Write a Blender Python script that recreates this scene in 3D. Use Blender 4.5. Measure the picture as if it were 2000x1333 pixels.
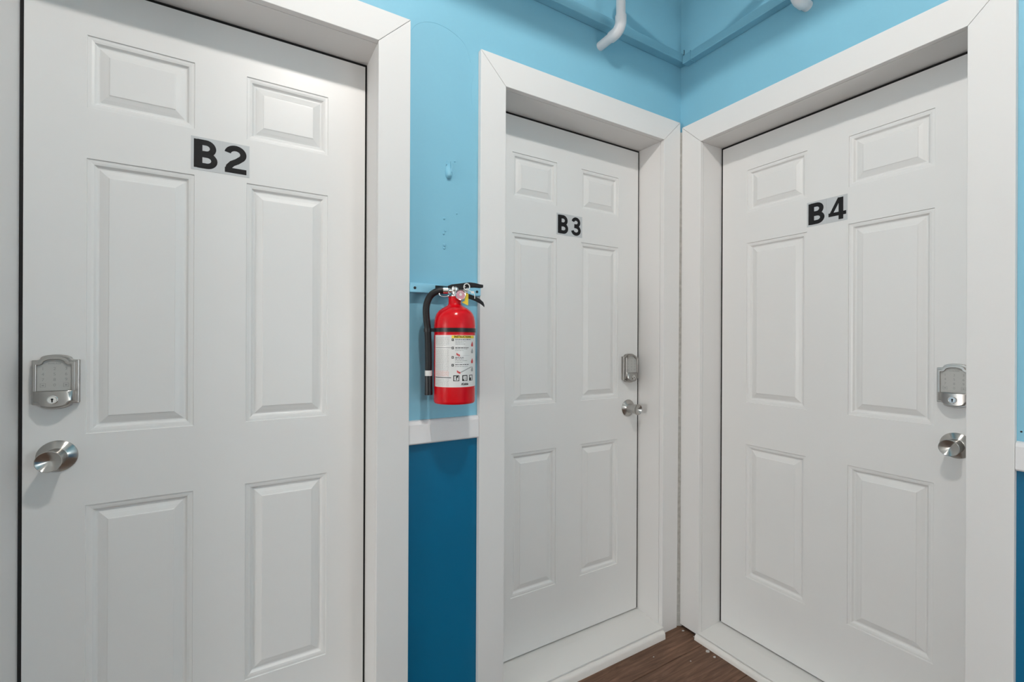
import bpy, bmesh, math, random
from mathutils import Vector, Matrix

random.seed(7)
for o in list(bpy.data.objects):
    bpy.data.objects.remove(o, do_unlink=True)
SC = bpy.context.scene
COL = SC.collection
PI = math.pi

# ------------------------------------------------------------------ camera
cam_d = bpy.data.cameras.new('camera')
cam_d.lens = 16.0
cam_d.sensor_width = 36.0
cam_d.clip_start = 0.02
cam = bpy.data.objects.new('camera', cam_d)
COL.objects.link(cam)
_a = math.radians(59.2)
_fw = Vector((math.cos(_a), math.sin(_a), 0.0))
_rt = Vector((_fw.y, -_fw.x, 0.0))
_up = Vector((0, 0, 1))
_r = math.radians(0.25)
_X = _rt * math.cos(_r) + _up * math.sin(_r)
_Y = -_rt * math.sin(_r) + _up * math.cos(_r)
_Z = -_fw
CAMPOS = Vector((-1.635, -1.319, 1.232))
cam.matrix_world = Matrix(((_X.x, _Y.x, _Z.x, CAMPOS.x), (_X.y, _Y.y, _Z.y, CAMPOS.y),
                           (_X.z, _Y.z, _Z.z, CAMPOS.z), (0, 0, 0, 1)))
SC.camera = cam

# ------------------------------------------------------------------ world, light levels, exposure
world = bpy.data.worlds.new('world')
SC.world = world
world.use_nodes = True
world.node_tree.nodes['Background'].inputs[0].default_value = (0.9, 0.95, 1.0, 1)
world.node_tree.nodes['Background'].inputs[1].default_value = 0.0
SC.view_settings.view_transform = 'Standard'
SC.view_settings.look = 'None'
SC.view_settings.gamma = 1.0
SC.view_settings.use_curve_mapping = False
SC.view_settings.exposure = 0.0
LAMP = Vector((-1.33, -1.16, 2.82))       # bare globe bulb under the ceiling, nearly above the camera
LAMP_R = 0.045
LAMP_STRENGTH = 670.0
LAMP_COLOR = (1.0, 0.945, 0.895)
FILL_LAMPS = ((-0.38, -3.0, 1.10, 0.20), (-5.2, -1.05, 1.10, 0.30))   # two added fill lights on stands, unseen behind the camera (x, y, z, radius)
FILL_STRENGTH = 22.0
FAR_FILL_STRENGTH = 38.0
FILL_COLOR = (1.0, 0.970, 0.945)
CEIL = 2.95

# ------------------------------------------------------------------ materials
def new_mat(name):
    m = bpy.data.materials.new(name)
    m.use_nodes = True
    nt = m.node_tree
    return m, nt, nt.nodes['Principled BSDF']

def lk(nt, a, ao, b, bi):
    nt.links.new(a.outputs[ao], b.inputs[bi])

def node(nt, t, **kw):
    n = nt.nodes.new(t)
    for k, v in kw.items():
        setattr(n, k, v)
    return n

def add_bump(nt, bsdf, scale, strength, dist, stretch=None, detail=3.0):
    tc = node(nt, 'ShaderNodeTexCoord')
    mp = node(nt, 'ShaderNodeMapping')
    if stretch:
        mp.inputs['Scale'].default_value = stretch
    nz = node(nt, 'ShaderNodeTexNoise')
    nz.inputs['Scale'].default_value = scale
    nz.inputs['Detail'].default_value = detail
    bp = node(nt, 'ShaderNodeBump')
    bp.inputs['Strength'].default_value = strength
    bp.inputs['Distance'].default_value = dist
    lk(nt, tc, 'Object', mp, 'Vector')
    lk(nt, mp, 'Vector', nz, 'Vector')
    lk(nt, nz, 'Fac', bp, 'Height')
    lk(nt, bp, 'Normal', bsdf, 'Normal')
    return nz

def simple(name, col, rough=0.5, metal=0.0, spec=0.5, bump=None, vary=0.0):
    m, nt, b = new_mat(name)
    b.inputs['Base Color'].default_value = (*col, 1)
    b.inputs['Roughness'].default_value = rough
    b.inputs['Metallic'].default_value = metal
    b.inputs['Specular IOR Level'].default_value = spec
    nz = None
    if bump:
        nz = add_bump(nt, b, *bump)
    if vary > 0:
        if nz is None:
            tc = node(nt, 'ShaderNodeTexCoord')
            nz = node(nt, 'ShaderNodeTexNoise')
            nz.inputs['Scale'].default_value = 6.0
            lk(nt, tc, 'Object', nz, 'Vector')
        rp = node(nt, 'ShaderNodeMix', data_type='RGBA')
        lk(nt, nz, 'Fac', rp, 'Factor')
        rp.inputs['A'].default_value = (*[c * (1 - vary) for c in col], 1)
        rp.inputs['B'].default_value = (*[min(1, c * (1 + vary)) for c in col], 1)
        lk(nt, rp, 'Result', b, 'Base Color')
    return m

def wall_paint(name, top, low):
    """one wall, two paints: light blue above the chair rail, deep teal below it"""
    m, nt, b = new_mat(name)
    geo = node(nt, 'ShaderNodeNewGeometry')
    sp = node(nt, 'ShaderNodeSeparateXYZ')
    lk(nt, geo, 'Position', sp, 'Vector')
    gt = node(nt, 'ShaderNodeMath', operation='GREATER_THAN')
    gt.inputs[1].default_value = 0.95
    lk(nt, sp, 'Z', gt, 0)
    nz2 = node(nt, 'ShaderNodeTexNoise')
    nz2.inputs['Scale'].default_value = 3.0
    nz2.inputs['Detail'].default_value = 4.0
    lk(nt, geo, 'Position', nz2, 'Vector')
    mx = node(nt, 'ShaderNodeMix', data_type='RGBA')
    lk(nt, gt, 0, mx, 'Factor')
    mx.inputs['A'].default_value = (*low, 1)
    mx.inputs['B'].default_value = (*top, 1)
    hv = node(nt, 'ShaderNodeHueSaturation')
    mr = node(nt, 'ShaderNodeMapRange')
    mr.inputs['To Min'].default_value = 0.94
    mr.inputs['To Max'].default_value = 1.06
    lk(nt, nz2, 'Fac', mr, 'Value')
    lk(nt, mr, 'Result', hv, 'Value')
    lk(nt, mx, 'Result', hv, 'Color')
    lk(nt, hv, 'Color', b, 'Base Color')
    b.inputs['Roughness'].default_value = 0.42
    b.inputs['Specular IOR Level'].default_value = 0.28
    add_bump(nt, b, 55.0, 0.12, 0.002, detail=5.0)
    return m

M = {}
M['wall'] = wall_paint('blue_wall_paint', (0.225, 0.500, 0.640), (0.000, 0.128, 0.255))
M['white_wall'] = simple('white_wall_paint', (0.80, 0.80, 0.78), 0.6, bump=(40, 0.1, 0.002))
M['ceiling'] = simple('ceiling_paint', (0.82, 0.82, 0.80), 0.8, bump=(30, 0.1, 0.002))
M['door'] = simple('white_door_enamel', (0.745, 0.745, 0.735), 0.36, bump=(9, 0.03, 0.002))
M['casing'] = simple('white_casing_paint', (0.735, 0.73, 0.72), 0.52, spec=0.3, bump=(30, 0.10, 0.0015, (1, 1, 0.05)))
M['casing_h'] = simple('white_head_paint', (0.735, 0.73, 0.72), 0.52, spec=0.3, bump=(30, 0.16, 0.0018, (0.05, 1, 1)))
M['gap_dark'] = simple('gap_shadow_black', (0.006, 0.006, 0.006), 0.85)
M['rail'] = simple('white_rail_paint', (0.76, 0.755, 0.76), 0.4, bump=(20, 0.1, 0.001, (0.1, 1, 1)))
M['blue_wood'] = simple('blue_painted_wood', (0.24, 0.56, 0.73), 0.4, bump=(60, 0.25, 0.0012, (0.05, 1, 1)))
M['grime'] = simple('grimy_filler', (0.52, 0.51, 0.48), 0.9, bump=(60, 0.4, 0.003), vary=0.4)
M['pvc'] = simple('white_pvc', (0.80, 0.80, 0.82), 0.32)
M['sticker'] = simple('silver_sticker', (0.52, 0.54, 0.55), 0.35, vary=0.06)
M['ink'] = simple('black_ink', (0.008, 0.008, 0.009), 0.7, spec=0.25)
M['red'] = simple('red_enamel', (0.60, 0.002, 0.008), 0.20, spec=0.35)
M['black_plastic'] = simple('black_plastic', (0.009, 0.009, 0.011), 0.35, spec=0.35)
M['black_hose'] = simple('black_hose_rubber', (0.009, 0.009, 0.010), 0.5, spec=0.3)
M['chrome'] = simple('chrome', (0.75, 0.74, 0.72), 0.16, 1.0)
M['label'] = simple('label_paper', (0.72, 0.72, 0.71), 0.35)
M['print_grey'] = simple('print_grey', (0.30, 0.30, 0.30), 0.5)
M['print_lightgrey'] = simple('print_light_grey', (0.48, 0.48, 0.47), 0.5)
M['print_pink'] = simple('print_pink', (0.66, 0.36, 0.33), 0.5)
M['print_red'] = simple('print_red', (0.55, 0.05, 0.05), 0.5)
M['print_yellow'] = simple('print_yellow', (0.80, 0.60, 0.04), 0.4)
M['gauge_face'] = simple('gauge_face', (0.62, 0.30, 0.36), 0.3)
M['hose_band'] = simple('white_hose_band', (0.66, 0.66, 0.65), 0.5)
M['keypad'] = simple('keypad_film', (0.43, 0.43, 0.41), 0.38)
M['key_print'] = simple('keypad_print', (0.27, 0.27, 0.26), 0.5)
M['chip'] = simple('paint_chip', (0.48, 0.47, 0.45), 0.7, vary=0.15)
M['porcelain'] = simple('porcelain', (0.85, 0.85, 0.83), 0.2)
M['worn'] = simple('worn_white_paint', (0.74, 0.72, 0.69), 0.55, bump=(14, 0.4, 0.003, (0.3, 1, 1)), vary=0.10)
M['sill'] = simple('white_sill_paint', (0.76, 0.755, 0.735), 0.42, bump=(8, 0.06, 0.003))

def brushed(name, col, rough, aniso, axis):
    m, nt, b = new_mat(name)
    b.inputs['Base Color'].default_value = (*col, 1)
    b.inputs['Metallic'].default_value = 1.0
    b.inputs['Roughness'].default_value = rough
    b.inputs['Anisotropic'].default_value = aniso
    if axis:
        tg = node(nt, 'ShaderNodeTangent', direction_type='RADIAL', axis=axis)
        lk(nt, tg, 'Tangent', b, 'Tangent')
        b.inputs['Anisotropic Rotation'].default_value = 0.25
    return m
M['nickel'] = brushed('brushed_nickel', (0.50, 0.485, 0.46), 0.24, 0.85, 'Y')
M['nickel_flat'] = brushed('satin_nickel', (0.40, 0.385, 0.365), 0.28, 0.0, None)

def wood_floor():
    m, nt, b = new_mat('dark_wood_plank')
    tc = node(nt, 'ShaderNodeTexCoord')
    oi = node(nt, 'ShaderNodeObjectInfo')
    add = node(nt, 'ShaderNodeVectorMath', operation='ADD')
    mul = node(nt, 'ShaderNodeVectorMath', operation='SCALE')
    cv = node(nt, 'ShaderNodeCombineXYZ')
    lk(nt, oi, 'Random', cv, 'X'); lk(nt, oi, 'Random', cv, 'Y')
    lk(nt, cv, 'Vector', mul, 0)
    mul.inputs['Scale'].default_value = 37.0
    lk(nt, tc, 'Object', add, 0)
    lk(nt, mul, 'Vector', add, 1)
    mp = node(nt, 'ShaderNodeMapping')
    mp.inputs['Scale'].default_value = (2.6, 34.0, 1.0)
    lk(nt, add, 'Vector', mp, 'Vector')
    nz = node(nt, 'ShaderNodeTexNoise')
    nz.inputs['Scale'].default_value = 2.2
    nz.inputs['Detail'].default_value = 8.0
    nz.inputs['Roughness'].default_value = 0.68
    nz.inputs['Distortion'].default_value = 0.6
    lk(nt, mp, 'Vector', nz, 'Vector')
    cr = node(nt, 'ShaderNodeValToRGB')
    e = cr.color_ramp.elements
    e[0].position = 0.30; e[0].color = (0.066, 0.034, 0.022, 1)
    e[1].position = 0.72; e[1].color = (0.225, 0.125, 0.080, 1)
    k = e.new(0.52); k.color = (0.132, 0.072, 0.046, 1)
    lk(nt, nz, 'Fac', cr, 'Fac')
    nz3 = node(nt, 'ShaderNodeTexNoise')
    nz3.inputs['Scale'].default_value = 5.0
    lk(nt, add, 'Vector', nz3, 'Vector')
    hs = node(nt, 'ShaderNodeHueSaturation')
    mr = node(nt, 'ShaderNodeMapRange')
    mr.inputs['To Min'].default_value = 0.7
    mr.inputs['To Max'].default_value = 1.4
    lk(nt, nz3, 'Fac', mr, 'Value')
    lk(nt, mr, 'Result', hs, 'Value')
    lk(nt, cr, 'Color', hs, 'Color')
    lk(nt, hs, 'Color', b, 'Base Color')
    b.inputs['Roughness'].default_value = 0.5
    b.inputs['Specular IOR Level'].default_value = 0.25
    bp = node(nt, 'ShaderNodeBump')
    bp.inputs['Strength'].default_value = 0.25
    bp.inputs['Distance'].default_value = 0.001
    lk(nt, nz, 'Fac', bp, 'Height')
    lk(nt, bp, 'Normal', b, 'Normal')
    return m
M['wood'] = wood_floor()

def emissive(name, col, strength):
    m, nt, b = new_mat(name)
    b.inputs['Base Color'].default_value = (0.9, 0.9, 0.88, 1)
    b.inputs['Emission Color'].default_value = (*col, 1)
    b.inputs['Emission Strength'].default_value = strength
    return m
M['bulb'] = emissive('lit_bulb_glass', LAMP_COLOR, LAMP_STRENGTH)
M['fill_far'] = emissive('fill_far_emission', FILL_COLOR, FAR_FILL_STRENGTH)
M['fill_near'] = emissive('fill_near_emission', FILL_COLOR, FILL_STRENGTH)

# ------------------------------------------------------------------ object helpers
def link_obj(name, bm, mat, parent=None, shift=None, smooth=False, bevel=0.0, segs=2):
    if shift is not None:
        bmesh.ops.translate(bm, verts=bm.verts, vec=-Vector(shift))
    bmesh.ops.recalc_face_normals(bm, faces=bm.faces)
    me = bpy.data.meshes.new(name)
    bm.to_mesh(me)
    bm.free()
    o = bpy.data.objects.new(name, me)
    COL.objects.link(o)
    if isinstance(mat, (list, tuple)):
        for x in mat:
            me.materials.append(x)
    else:
        me.materials.append(mat)
    if smooth:
        for p in me.polygons:
            p.use_smooth = True
        me.set_sharp_from_angle(angle=math.radians(38))
    if bevel > 0:
        md = o.modifiers.new('bevel', 'BEVEL')
        md.width = bevel
        md.segments = segs
        md.limit_method = 'ANGLE'
    if parent is not None:
        o.parent = parent
    return o

def empty(name, loc=(0, 0, 0), rotz=0.0, parent=None):
    o = bpy.data.objects.new(name, None)
    o.empty_display_size = 0.05
    COL.objects.link(o)
    o.location = loc
    o.rotation_euler = (0, 0, rotz)
    if parent is not None:
        o.parent = parent
    return o

def tag(o, label=None, cat=None, group=None, kind=None):
    if label: o['label'] = label
    if cat: o['category'] = cat
    if group: o['group'] = group
    if kind: o['kind'] = kind
    return o

def box(bm, x0, x1, y0, y1, z0, z1):
    v = [bm.verts.new(p) for p in ((x0, y0, z0), (x1, y0, z0), (x1, y1, z0), (x0, y1, z0),
                                   (x0, y0, z1), (x1, y0, z1), (x1, y1, z1), (x0, y1, z1))]
    for f in ((0, 3, 2, 1), (4, 5, 6, 7), (0, 1, 5, 4), (1, 2, 6, 5), (2, 3, 7, 6), (3, 0, 4, 7)):
        bm.faces.new([v[i] for i in f])
    return v

def prism_xz(bm, poly, y0, y1):
    """polygon in the wall plane (u, z) pushed from depth y0 to y1"""
    a = [bm.verts.new((p[0], y0, p[1])) for p in poly]
    b = [bm.verts.new((p[0], y1, p[1])) for p in poly]
    bm.faces.new(a)
    bm.faces.new(b[::-1])
    n = len(poly)
    for i in range(n):
        bm.faces.new((a[i], b[i], b[(i + 1) % n], a[(i + 1) % n]))

def lathe(bm, prof, origin=(0, 0, 0), axis='Z', segs=48, cap0=True, cap1=True):
    """prof = [(radius, height)]; axis 'Z' up, 'Y' = height runs along -y (out of the wall)"""
    ox, oy, oz = origin
    rings = []
    for r, h in prof:
        ring = []
        for i in range(segs):
            a = 2 * PI * i / segs
            c, s = r * math.cos(a), r * math.sin(a)
            if axis == 'Z': p = (ox + c, oy + s, oz + h)
            elif axis == 'Y': p = (ox + c, oy - h, oz + s)
            else: p = (ox + h, oy + c, oz + s)
            ring.append(bm.verts.new(p))
        rings.append(ring)
    for a, b in zip(rings, rings[1:]):
        for i in range(segs):
            j = (i + 1) % segs
            bm.faces.new((a[i], a[j], b[j], b[i]))
    if cap0: bm.faces.new(rings[0][::-1])
    if cap1: bm.faces.new(rings[-1])

def tube(bm, pts, radii, segs=16, caps=True):
    pts = [Vector(p) for p in pts]
    if not isinstance(radii, (list, tuple)):
        radii = [radii] * len(pts)
    n = len(pts)
    tans = []
    for i in range(n):
        t = pts[min(i + 1, n - 1)] - pts[max(i - 1, 0)]
        tans.append(t.normalized())
    t0 = tans[0]
    ref = Vector((0, 0, 1)) if abs(t0.z) < 0.9 else Vector((1, 0, 0))
    nrm = (ref - t0 * ref.dot(t0)).normalized()
    rings = []
    for i in range(n):
        t = tans[i]
        nrm = (nrm - t * nrm.dot(t)).normalized()
        bi = t.cross(nrm)
        rings.append([bm.verts.new(pts[i] + (nrm * math.cos(2 * PI * k / segs) + bi * math.sin(2 * PI * k / segs)) * radii[i]) for k in range(segs)])
    for a, b in zip(rings, rings[1:]):
        for i in range(segs):
            j = (i + 1) % segs
            bm.faces.new((a[i], a[j], b[j], b[i]))
    if caps:
        bm.faces.new(rings[0][::-1])
        bm.faces.new(rings[-1])

def bend(p0, p1, p2, n=8):
    """quarter bend from p0 to p2 around corner p1"""
    p0, p1, p2 = Vector(p0), Vector(p1), Vector(p2)
    out = []
    for i in range(n + 1):
        a = (PI / 2) * i / n
        out.append(p1 + (p0 - p1) * (1 - math.sin(a)) + (p2 - p1) * (1 - math.cos(a)))
    return out

def smooth_path(ctrl, per=6):
    P = [Vector(p) for p in ctrl]
    P = [P[0] * 2 - P[1]] + P + [P[-1] * 2 - P[-2]]
    out = []
    for i in range(1, len(P) - 2):
        p0, p1, p2, p3 = P[i - 1:i + 3]
        for k in range(per):
            t = k / per
            out.append(0.5 * ((2 * p1) + (-p0 + p2) * t + (2 * p0 - 5 * p1 + 4 * p2 - p3) * t * t + (-p0 + 3 * p1 - 3 * p2 + p3) * t ** 3))
    out.append(P[-2])
    return out

def text_mesh(s, size, shear=0.0, offset=0.0):
    """flat text as (verts2d, faces), centred on the origin"""
    cu = bpy.data.curves.new('t', 'FONT')
    cu.body = s
    cu.size = size
    cu.align_x = 'CENTER'
    cu.align_y = 'CENTER'
    cu.shear = shear
    cu.offset = offset
    cu.resolution_u = 3
    o = bpy.data.objects.new('t', cu)
    COL.objects.link(o)
    dg = bpy.context.evaluated_depsgraph_get()
    me = bpy.data.meshes.new_from_object(o.evaluated_get(dg))
    vs = [(v.co.x, v.co.y) for v in me.vertices]
    fs = [tuple(p.vertices) for p in me.polygons]
    bpy.data.objects.remove(o)
    bpy.data.curves.remove(cu)
    bpy.data.meshes.remove(me)
    return vs, fs

# ------------------------------------------------------------------ room shell
WT = 0.02                 # the wall faces lie 2 cm behind the casing fronts (planes y=0 and x=0)
XL, YB = -6.0, -4.0
# openings: (u0, u1, z_top) in wall coordinates (u runs to the right seen from the room)
OPEN_A = [(-2.068, -1.298, 2.094), (-0.876, -0.107, 2.083)]
OPEN_B = [(0.097, 0.9035, 2.064)]
JT = 0.018                # jamb board thickness: the hole in the wall is that much larger

def wall_with_holes(name, u0, u1, holes, depth=0.21):
    bm = bmesh.new()
    cur = u0
    for a, b, zt in holes:
        box(bm, cur, a - JT, WT, WT + depth, 0, CEIL)
        box(bm, a - JT, b + JT, WT, WT + depth, zt + JT, CEIL)
        cur = b + JT
    box(bm, cur, u1, WT, WT + depth, 0, CEIL)
    return bm

wl = link_obj('wall_left', wall_with_holes('wall_left', XL, WT, OPEN_A), M['wall'])
tag(wl, 'light blue and teal wall with the B2 and B3 doors', kind='structure')
wr = link_obj('wall_right', wall_with_holes('wall_right', -WT - 0.21, -YB, OPEN_B), M['wall'])
wr.rotation_euler = (0, 0, -PI / 2)
tag(wr, 'light blue and teal wall with the B4 door', kind='structure')
bm = bmesh.new(); box(bm, XL, WT + 0.21, YB - 0.12, YB, 0, CEIL)
tag(link_obj('wall_back', bm, M['white_wall']), 'white wall behind the camera', kind='structure')
bm = bmesh.new(); box(bm, XL - 0.12, XL, YB - 0.12, WT + 0.21, 0, CEIL)
tag(link_obj('wall_side', bm, M['white_wall']), 'white wall at the far end of the corridor', kind='structure')
bm = bmesh.new(); box(bm, XL - 0.12, WT + 0.21, YB - 0.12, WT + 0.21, CEIL, CEIL + 0.08)
tag(link_obj('ceiling', bm, M['ceiling']), 'white ceiling', kind='structure')
bm = bmesh.new(); box(bm, XL - 0.12, 0.5, YB - 0.12, 0.5, -0.06, -0.012)
floor = link_obj('floor', bm, M['wood'])
tag(floor, 'dark brown wood plank floor', kind='structure')
# planks run along the left wall; one seam lies 13 cm in front of its casings
PW = 0.192
rowy = -0.129
rows = []
y = rowy
while y > YB - PW: y -= PW
while y < WT + 0.2:
    rows.append(y); y += PW
plank_mesh = {}
def plank(x0, x1, y0, y1):
    L, W = round(x1 - x0, 3), round(y1 - y0, 3)
    key = (L, W)
    if key not in plank_mesh:
        bm = bmesh.new()
        g = 0.0009
        v = box(bm, -L / 2 + g, L / 2 - g, -W / 2 + g, W / 2 - g, -0.012, 0)
        me = bpy.data.meshes.new('plank'); 
        bmesh.ops.bevel(bm, geom=[e for e in bm.edges if all(q.co.z > -0.001 for q in e.verts)], offset=0.0012, segments=1, affect='EDGES')
        bmesh.ops.recalc_face_normals(bm, faces=bm.faces)
        bm.to_mesh(me); bm.free()
        me.materials.append(M['wood'])
        plank_mesh[key] = me
    o = bpy.data.objects.new('plank', plank_mesh[key])
    COL.objects.link(o)
    o.location = ((x0 + x1) / 2, (y0 + y1) / 2, 0)
    o.parent = floor
for i, y0 in enumerate(rows):
    y1 = min(y0 + PW, WT + 0.2)
    y0c = max(y0, YB)
    x = XL - [0.86, 1.05, 0.92, 1.15, 0.98][i % 5]
    while x < 0.2:
        a, b = max(x, XL), min(x + 1.22, 0.2)
        if b - a > 0.02 and y1 - y0c > 0.02:
            plank(a, b, y0c, y1)
        x += 1.22

# ------------------------------------------------------------------ door frames (trim)
def frame(name, label, W, u0, u1, zt, cu0, cu1, ctop, zl=0.0, zr=0.0, lean=0.0, sill_z=0.043, sill_front=-0.02, nose_u=None, door_z0=0.043):
    """W = 'A' or 'B' wall. u0..u1 opening, cu0/cu1 outer casing edges, ctop casing top"""
    rot = 0.0 if W == 'A' else -PI / 2
    um = (u0 + u1) / 2
    base = Vector((um, 0.0, 0.0))
    wbase = base if W == 'A' else Vector((0, -um, 0))
    root = empty(name, wbase, rot)
    tag(root, label, kind='structure')
    m = 0.0006
    def part(n, poly, y0, y1, mat, bev=0.0012):
        bm = bmesh.new(); prism_xz(bm, poly, y0, y1)
        return link_obj(n, bm, mat, root, base, bevel=bev)
    # mitred casing boards
    part('casing_board', [(cu0, zl), (u0, zl), (u0, zt - m), (cu0, ctop - m)], 0.0, WT - 0.0005, M['casing'])
    part('casing_board', [(u1, zr), (cu1 - lean, zr), (cu1, ctop - m), (u1, zt - m)], 0.0, WT - 0.0005, M['casing'])
    part('casing_board', [(u0, zt + m), (u1, zt + m), (cu1, ctop + m), (cu0, ctop + m)], 0.0, WT - 0.0005, M['casing_h'])
    # jamb boards
    JD = 0.225
    part('jamb_board', [(u0 - JT + 0.0005, 0), (u0, 0), (u0, zt), (u0 - JT + 0.0005, zt)], WT + 0.0005, JD, M['casing'], 0.0006)
    part('jamb_board', [(u1, 0), (u1 + JT - 0.0005, 0), (u1 + JT - 0.0005, zt), (u1, zt)], WT + 0.0005, JD, M['casing'], 0.0006)
    part('jamb_board', [(u0 - JT + 0.0005, zt + 0.0003), (u1 + JT - 0.0005, zt + 0.0003), (u1 + JT - 0.0005, zt + JT - 0.0005), (u0 - JT + 0.0005, zt + JT - 0.0005)], WT + 0.0005, JD, M['casing_h'], 0.0006)
    # shadow put in as black strips filling the gap round the leaf
    bm = bmesh.new()
    g = 0.0125
    box(bm, u0 + 0.0003, u0 + g, 0.1845, 0.21, sill_z, zt - 0.0003)
    box(bm, u1 - g, u1 - 0.0003, 0.1845, 0.21, sill_z, zt - 0.0003)
    box(bm, u0 + g, u1 - g, 0.1845, 0.21, zt - g, zt - 0.0003)
    box(bm, u0 + 0.0003, u0 + 0.0058, 0.1405, 0.1845, sill_z, zt - 0.0003)
    box(bm, u1 - 0.0058, u1 - 0.0003, 0.1405, 0.1845, sill_z, zt - 0.0003)
    box(bm, u0 + 0.0058, u1 - 0.0058, 0.1405, 0.1845, zt - 0.0080, zt - 0.0003)
    link_obj('gap_shadow', bm, M['gap_dark'], root, base)
    # sill board and rounded nosing
    bm = bmesh.new()
    h1, h0 = sill_z - 0.004, sill_z - 0.010
    prof = [(0.23, 0.0), (0.23, h1), (0.10, h1), (sill_front + 0.012, h0), (sill_front + 0.012, 0.0)]
    a = [bm.verts.new((u0 + 0.0005, p[0], p[1])) for p in prof]
    b = [bm.verts.new((u1 - 0.0005, p[0], p[1])) for p in prof]
    bm.faces.new(a); bm.faces.new(b[::-1])
    for i in range(len(prof)):
        j = (i + 1) % len(prof)
        bm.faces.new((a[i], b[i], b[j], a[j]))
    link_obj('sill_board', bm, M['sill'], root, base)
    n0, n1 = nose_u if nose_u else (u0, u1)
    bm = bmesh.new()
    yb, yf = sill_front + 0.0100, sill_front - 0.008
    prof = [(yb, 0.0), (yb, h0 - 0.004), (sill_front + 0.006, h0 - 0.0015), (sill_front - 0.001, h0 - 0.0025), (sill_front - 0.006, h0 - 0.007),
            (yf, h0 - 0.013), (yf - 0.0015, 0.0)]
    N = 40
    rings = []
    rnd = random.Random(hash(name) % 1000 if False else len(name) * 7 + int(u1 * 100))
    for i in range(N + 1):
        u = n0 + (n1 - n0) * i / N
        w = 0.0009 * math.sin(i * 1.7 + u1) + rnd.uniform(-0.0006, 0.0006)
        rings.append([bm.verts.new((u, p[0] + (w if 1 < k < 6 else 0), p[1] + (w * 0.5 if 1 < k < 5 else 0))) for k, p in enumerate(prof)])
    for a, b in zip(rings, rings[1:]):
        for i in range(len(prof)):
            j = (i + 1) % len(prof)
            bm.faces.new((a[i], b[i], b[j], a[j]))
    bm.faces.new(rings[0]); bm.faces.new(rings[-1][::-1])
    link_obj('sill_nosing', bm, M['worn'], root, base, smooth=True)
    return root

frame('trim_1', 'white mitred casing and jambs around door B2', 'A', *OPEN_A[0], -2.162, -1.204, 2.186, sill_z=0.060)
frame('trim_2', 'white mitred casing and jambs around door B3', 'A', *OPEN_A[1], -0.970, -0.006, 2.178, lean=0.009, sill_z=0.043, nose_u=(-0.876, -0.121))
frame('trim_3', 'white mitred casing and jambs around door B4', 'B', *OPEN_B[0], 0.004, 0.991, 2.156, zl=0.013, zr=0.0, sill_z=0.032, nose_u=(0.092, 0.9035), sill_front=-0.012)
# grimy strip of filler in the corner between the two casings
bm = bmesh.new()
zs = [0.0, 0.02, 0.05, 0.3, 0.8, 1.4, 2.0, 2.14]
for i in range(len(zs) - 1):
    prism = [(0.0197, -0.0035), (0.0197, 0.0197), (-0.0055 - 0.008 * (1 - zs[i] / 2.2), 0.0197), (-0.0045 - 0.008 * (1 - zs[i] / 2.2), 0.010), (0.010, -0.003)]
    a = [bm.verts.new((p[0], p[1], zs[i])) for p in prism]
    b = [bm.verts.new((p[0], p[1], zs[i + 1])) for p in prism]
    bm.faces.new(a[::-1]); bm.faces.new(b)
    for k in range(5):
        j = (k + 1) % 5
        bm.faces.new((a[k], a[j], b[j], b[k]))
tag(link_obj('trim_4', bm, M['grime']), 'grimy filler strip in the corner between door B3 and door B4', kind='structure')

# ------------------------------------------------------------------ number stickers: glyph strokes
def arc(cx, cz, rx, rz, a0, a1, n=14):
    return [(cx + rx * math.cos(math.radians(a0 + (a1 - a0) * i / n)), cz + rz * math.sin(math.radians(a0 + (a1 - a0) * i / n))) for i in range(n + 1)]
GLYPH = {
    'B': [([(0.125, 0.0), (0.125, 1.0)], 0.25),
          ([(0.10, 0.088), (0.38, 0.088)] + arc(0.38, 0.285, 0.225, 0.197, -90, 90)[1:] + [(0.10, 0.482)], 0.19),
          ([(0.10, 0.912), (0.36, 0.912)] + arc(0.36, 0.715, 0.205, 0.197, 90, -90)[1:] + [(0.10, 0.518)], 0.19)],
    '2': [(arc(0.345, 0.695, 0.245, 0.215, 172, -38, 22) + [(0.40, 0.44), (0.24, 0.34), (0.145, 0.22), (0.115, 0.09)], 0.20),
          ([(0.015, 0.09), (0.69, 0.09)], 0.18)],
    '3': [(arc(0.335, 0.725, 0.215, 0.19, 170, -90, 22) + [(0.22, 0.535)], 0.185),
          ([(0.22, 0.50)] + arc(0.335, 0.285, 0.245, 0.205, 90, -172, 24), 0.185)],
    '4': [([(0.51, 0.0), (0.51, 1.0)], 0.19),
          ([(0.0, 0.270), (0.72, 0.270)], 0.165),
          ([(0.070, 0.22), (0.455, 0.985)], 0.135)],
}
def stroke_mesh(bm, path, w, ox, oz, h, y0, y1, sx=1.0):
    n = len(path)
    L, R_ = [], []
    for i in range(n):
        p = Vector(path[i]); a = Vector(path[max(i - 1, 0)]); b = Vector(path[min(i + 1, n - 1)])
        t = (b - a).normalized()
        nn = Vector((-t.y, t.x)) * (w / 2)
        L.append(p + nn); R_.append(p - nn)
    def mk(p, y): return bm.verts.new((ox + p.x * h * sx, y, oz + p.y * h))
    fl = [mk(p, y0) for p in L]; fr = [mk(p, y0) for p in R_]
    bl = [mk(p, y1) for p in L]; br = [mk(p, y1) for p in R_]
    for i in range(n - 1):
        bm.faces.new((fl[i], fl[i + 1], fr[i + 1], fr[i]))
        bm.faces.new((bl[i], br[i], br[i + 1], bl[i + 1]))
        bm.faces.new((fl[i], bl[i], bl[i + 1], fl[i + 1]))
        bm.faces.new((fr[i], fr[i + 1], br[i + 1], br[i]))
    bm.faces.new((fl[0], fr[0], br[0], bl[0]))
    bm.faces.new((fl[-1], bl[-1], br[-1], fr[-1]))

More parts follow.
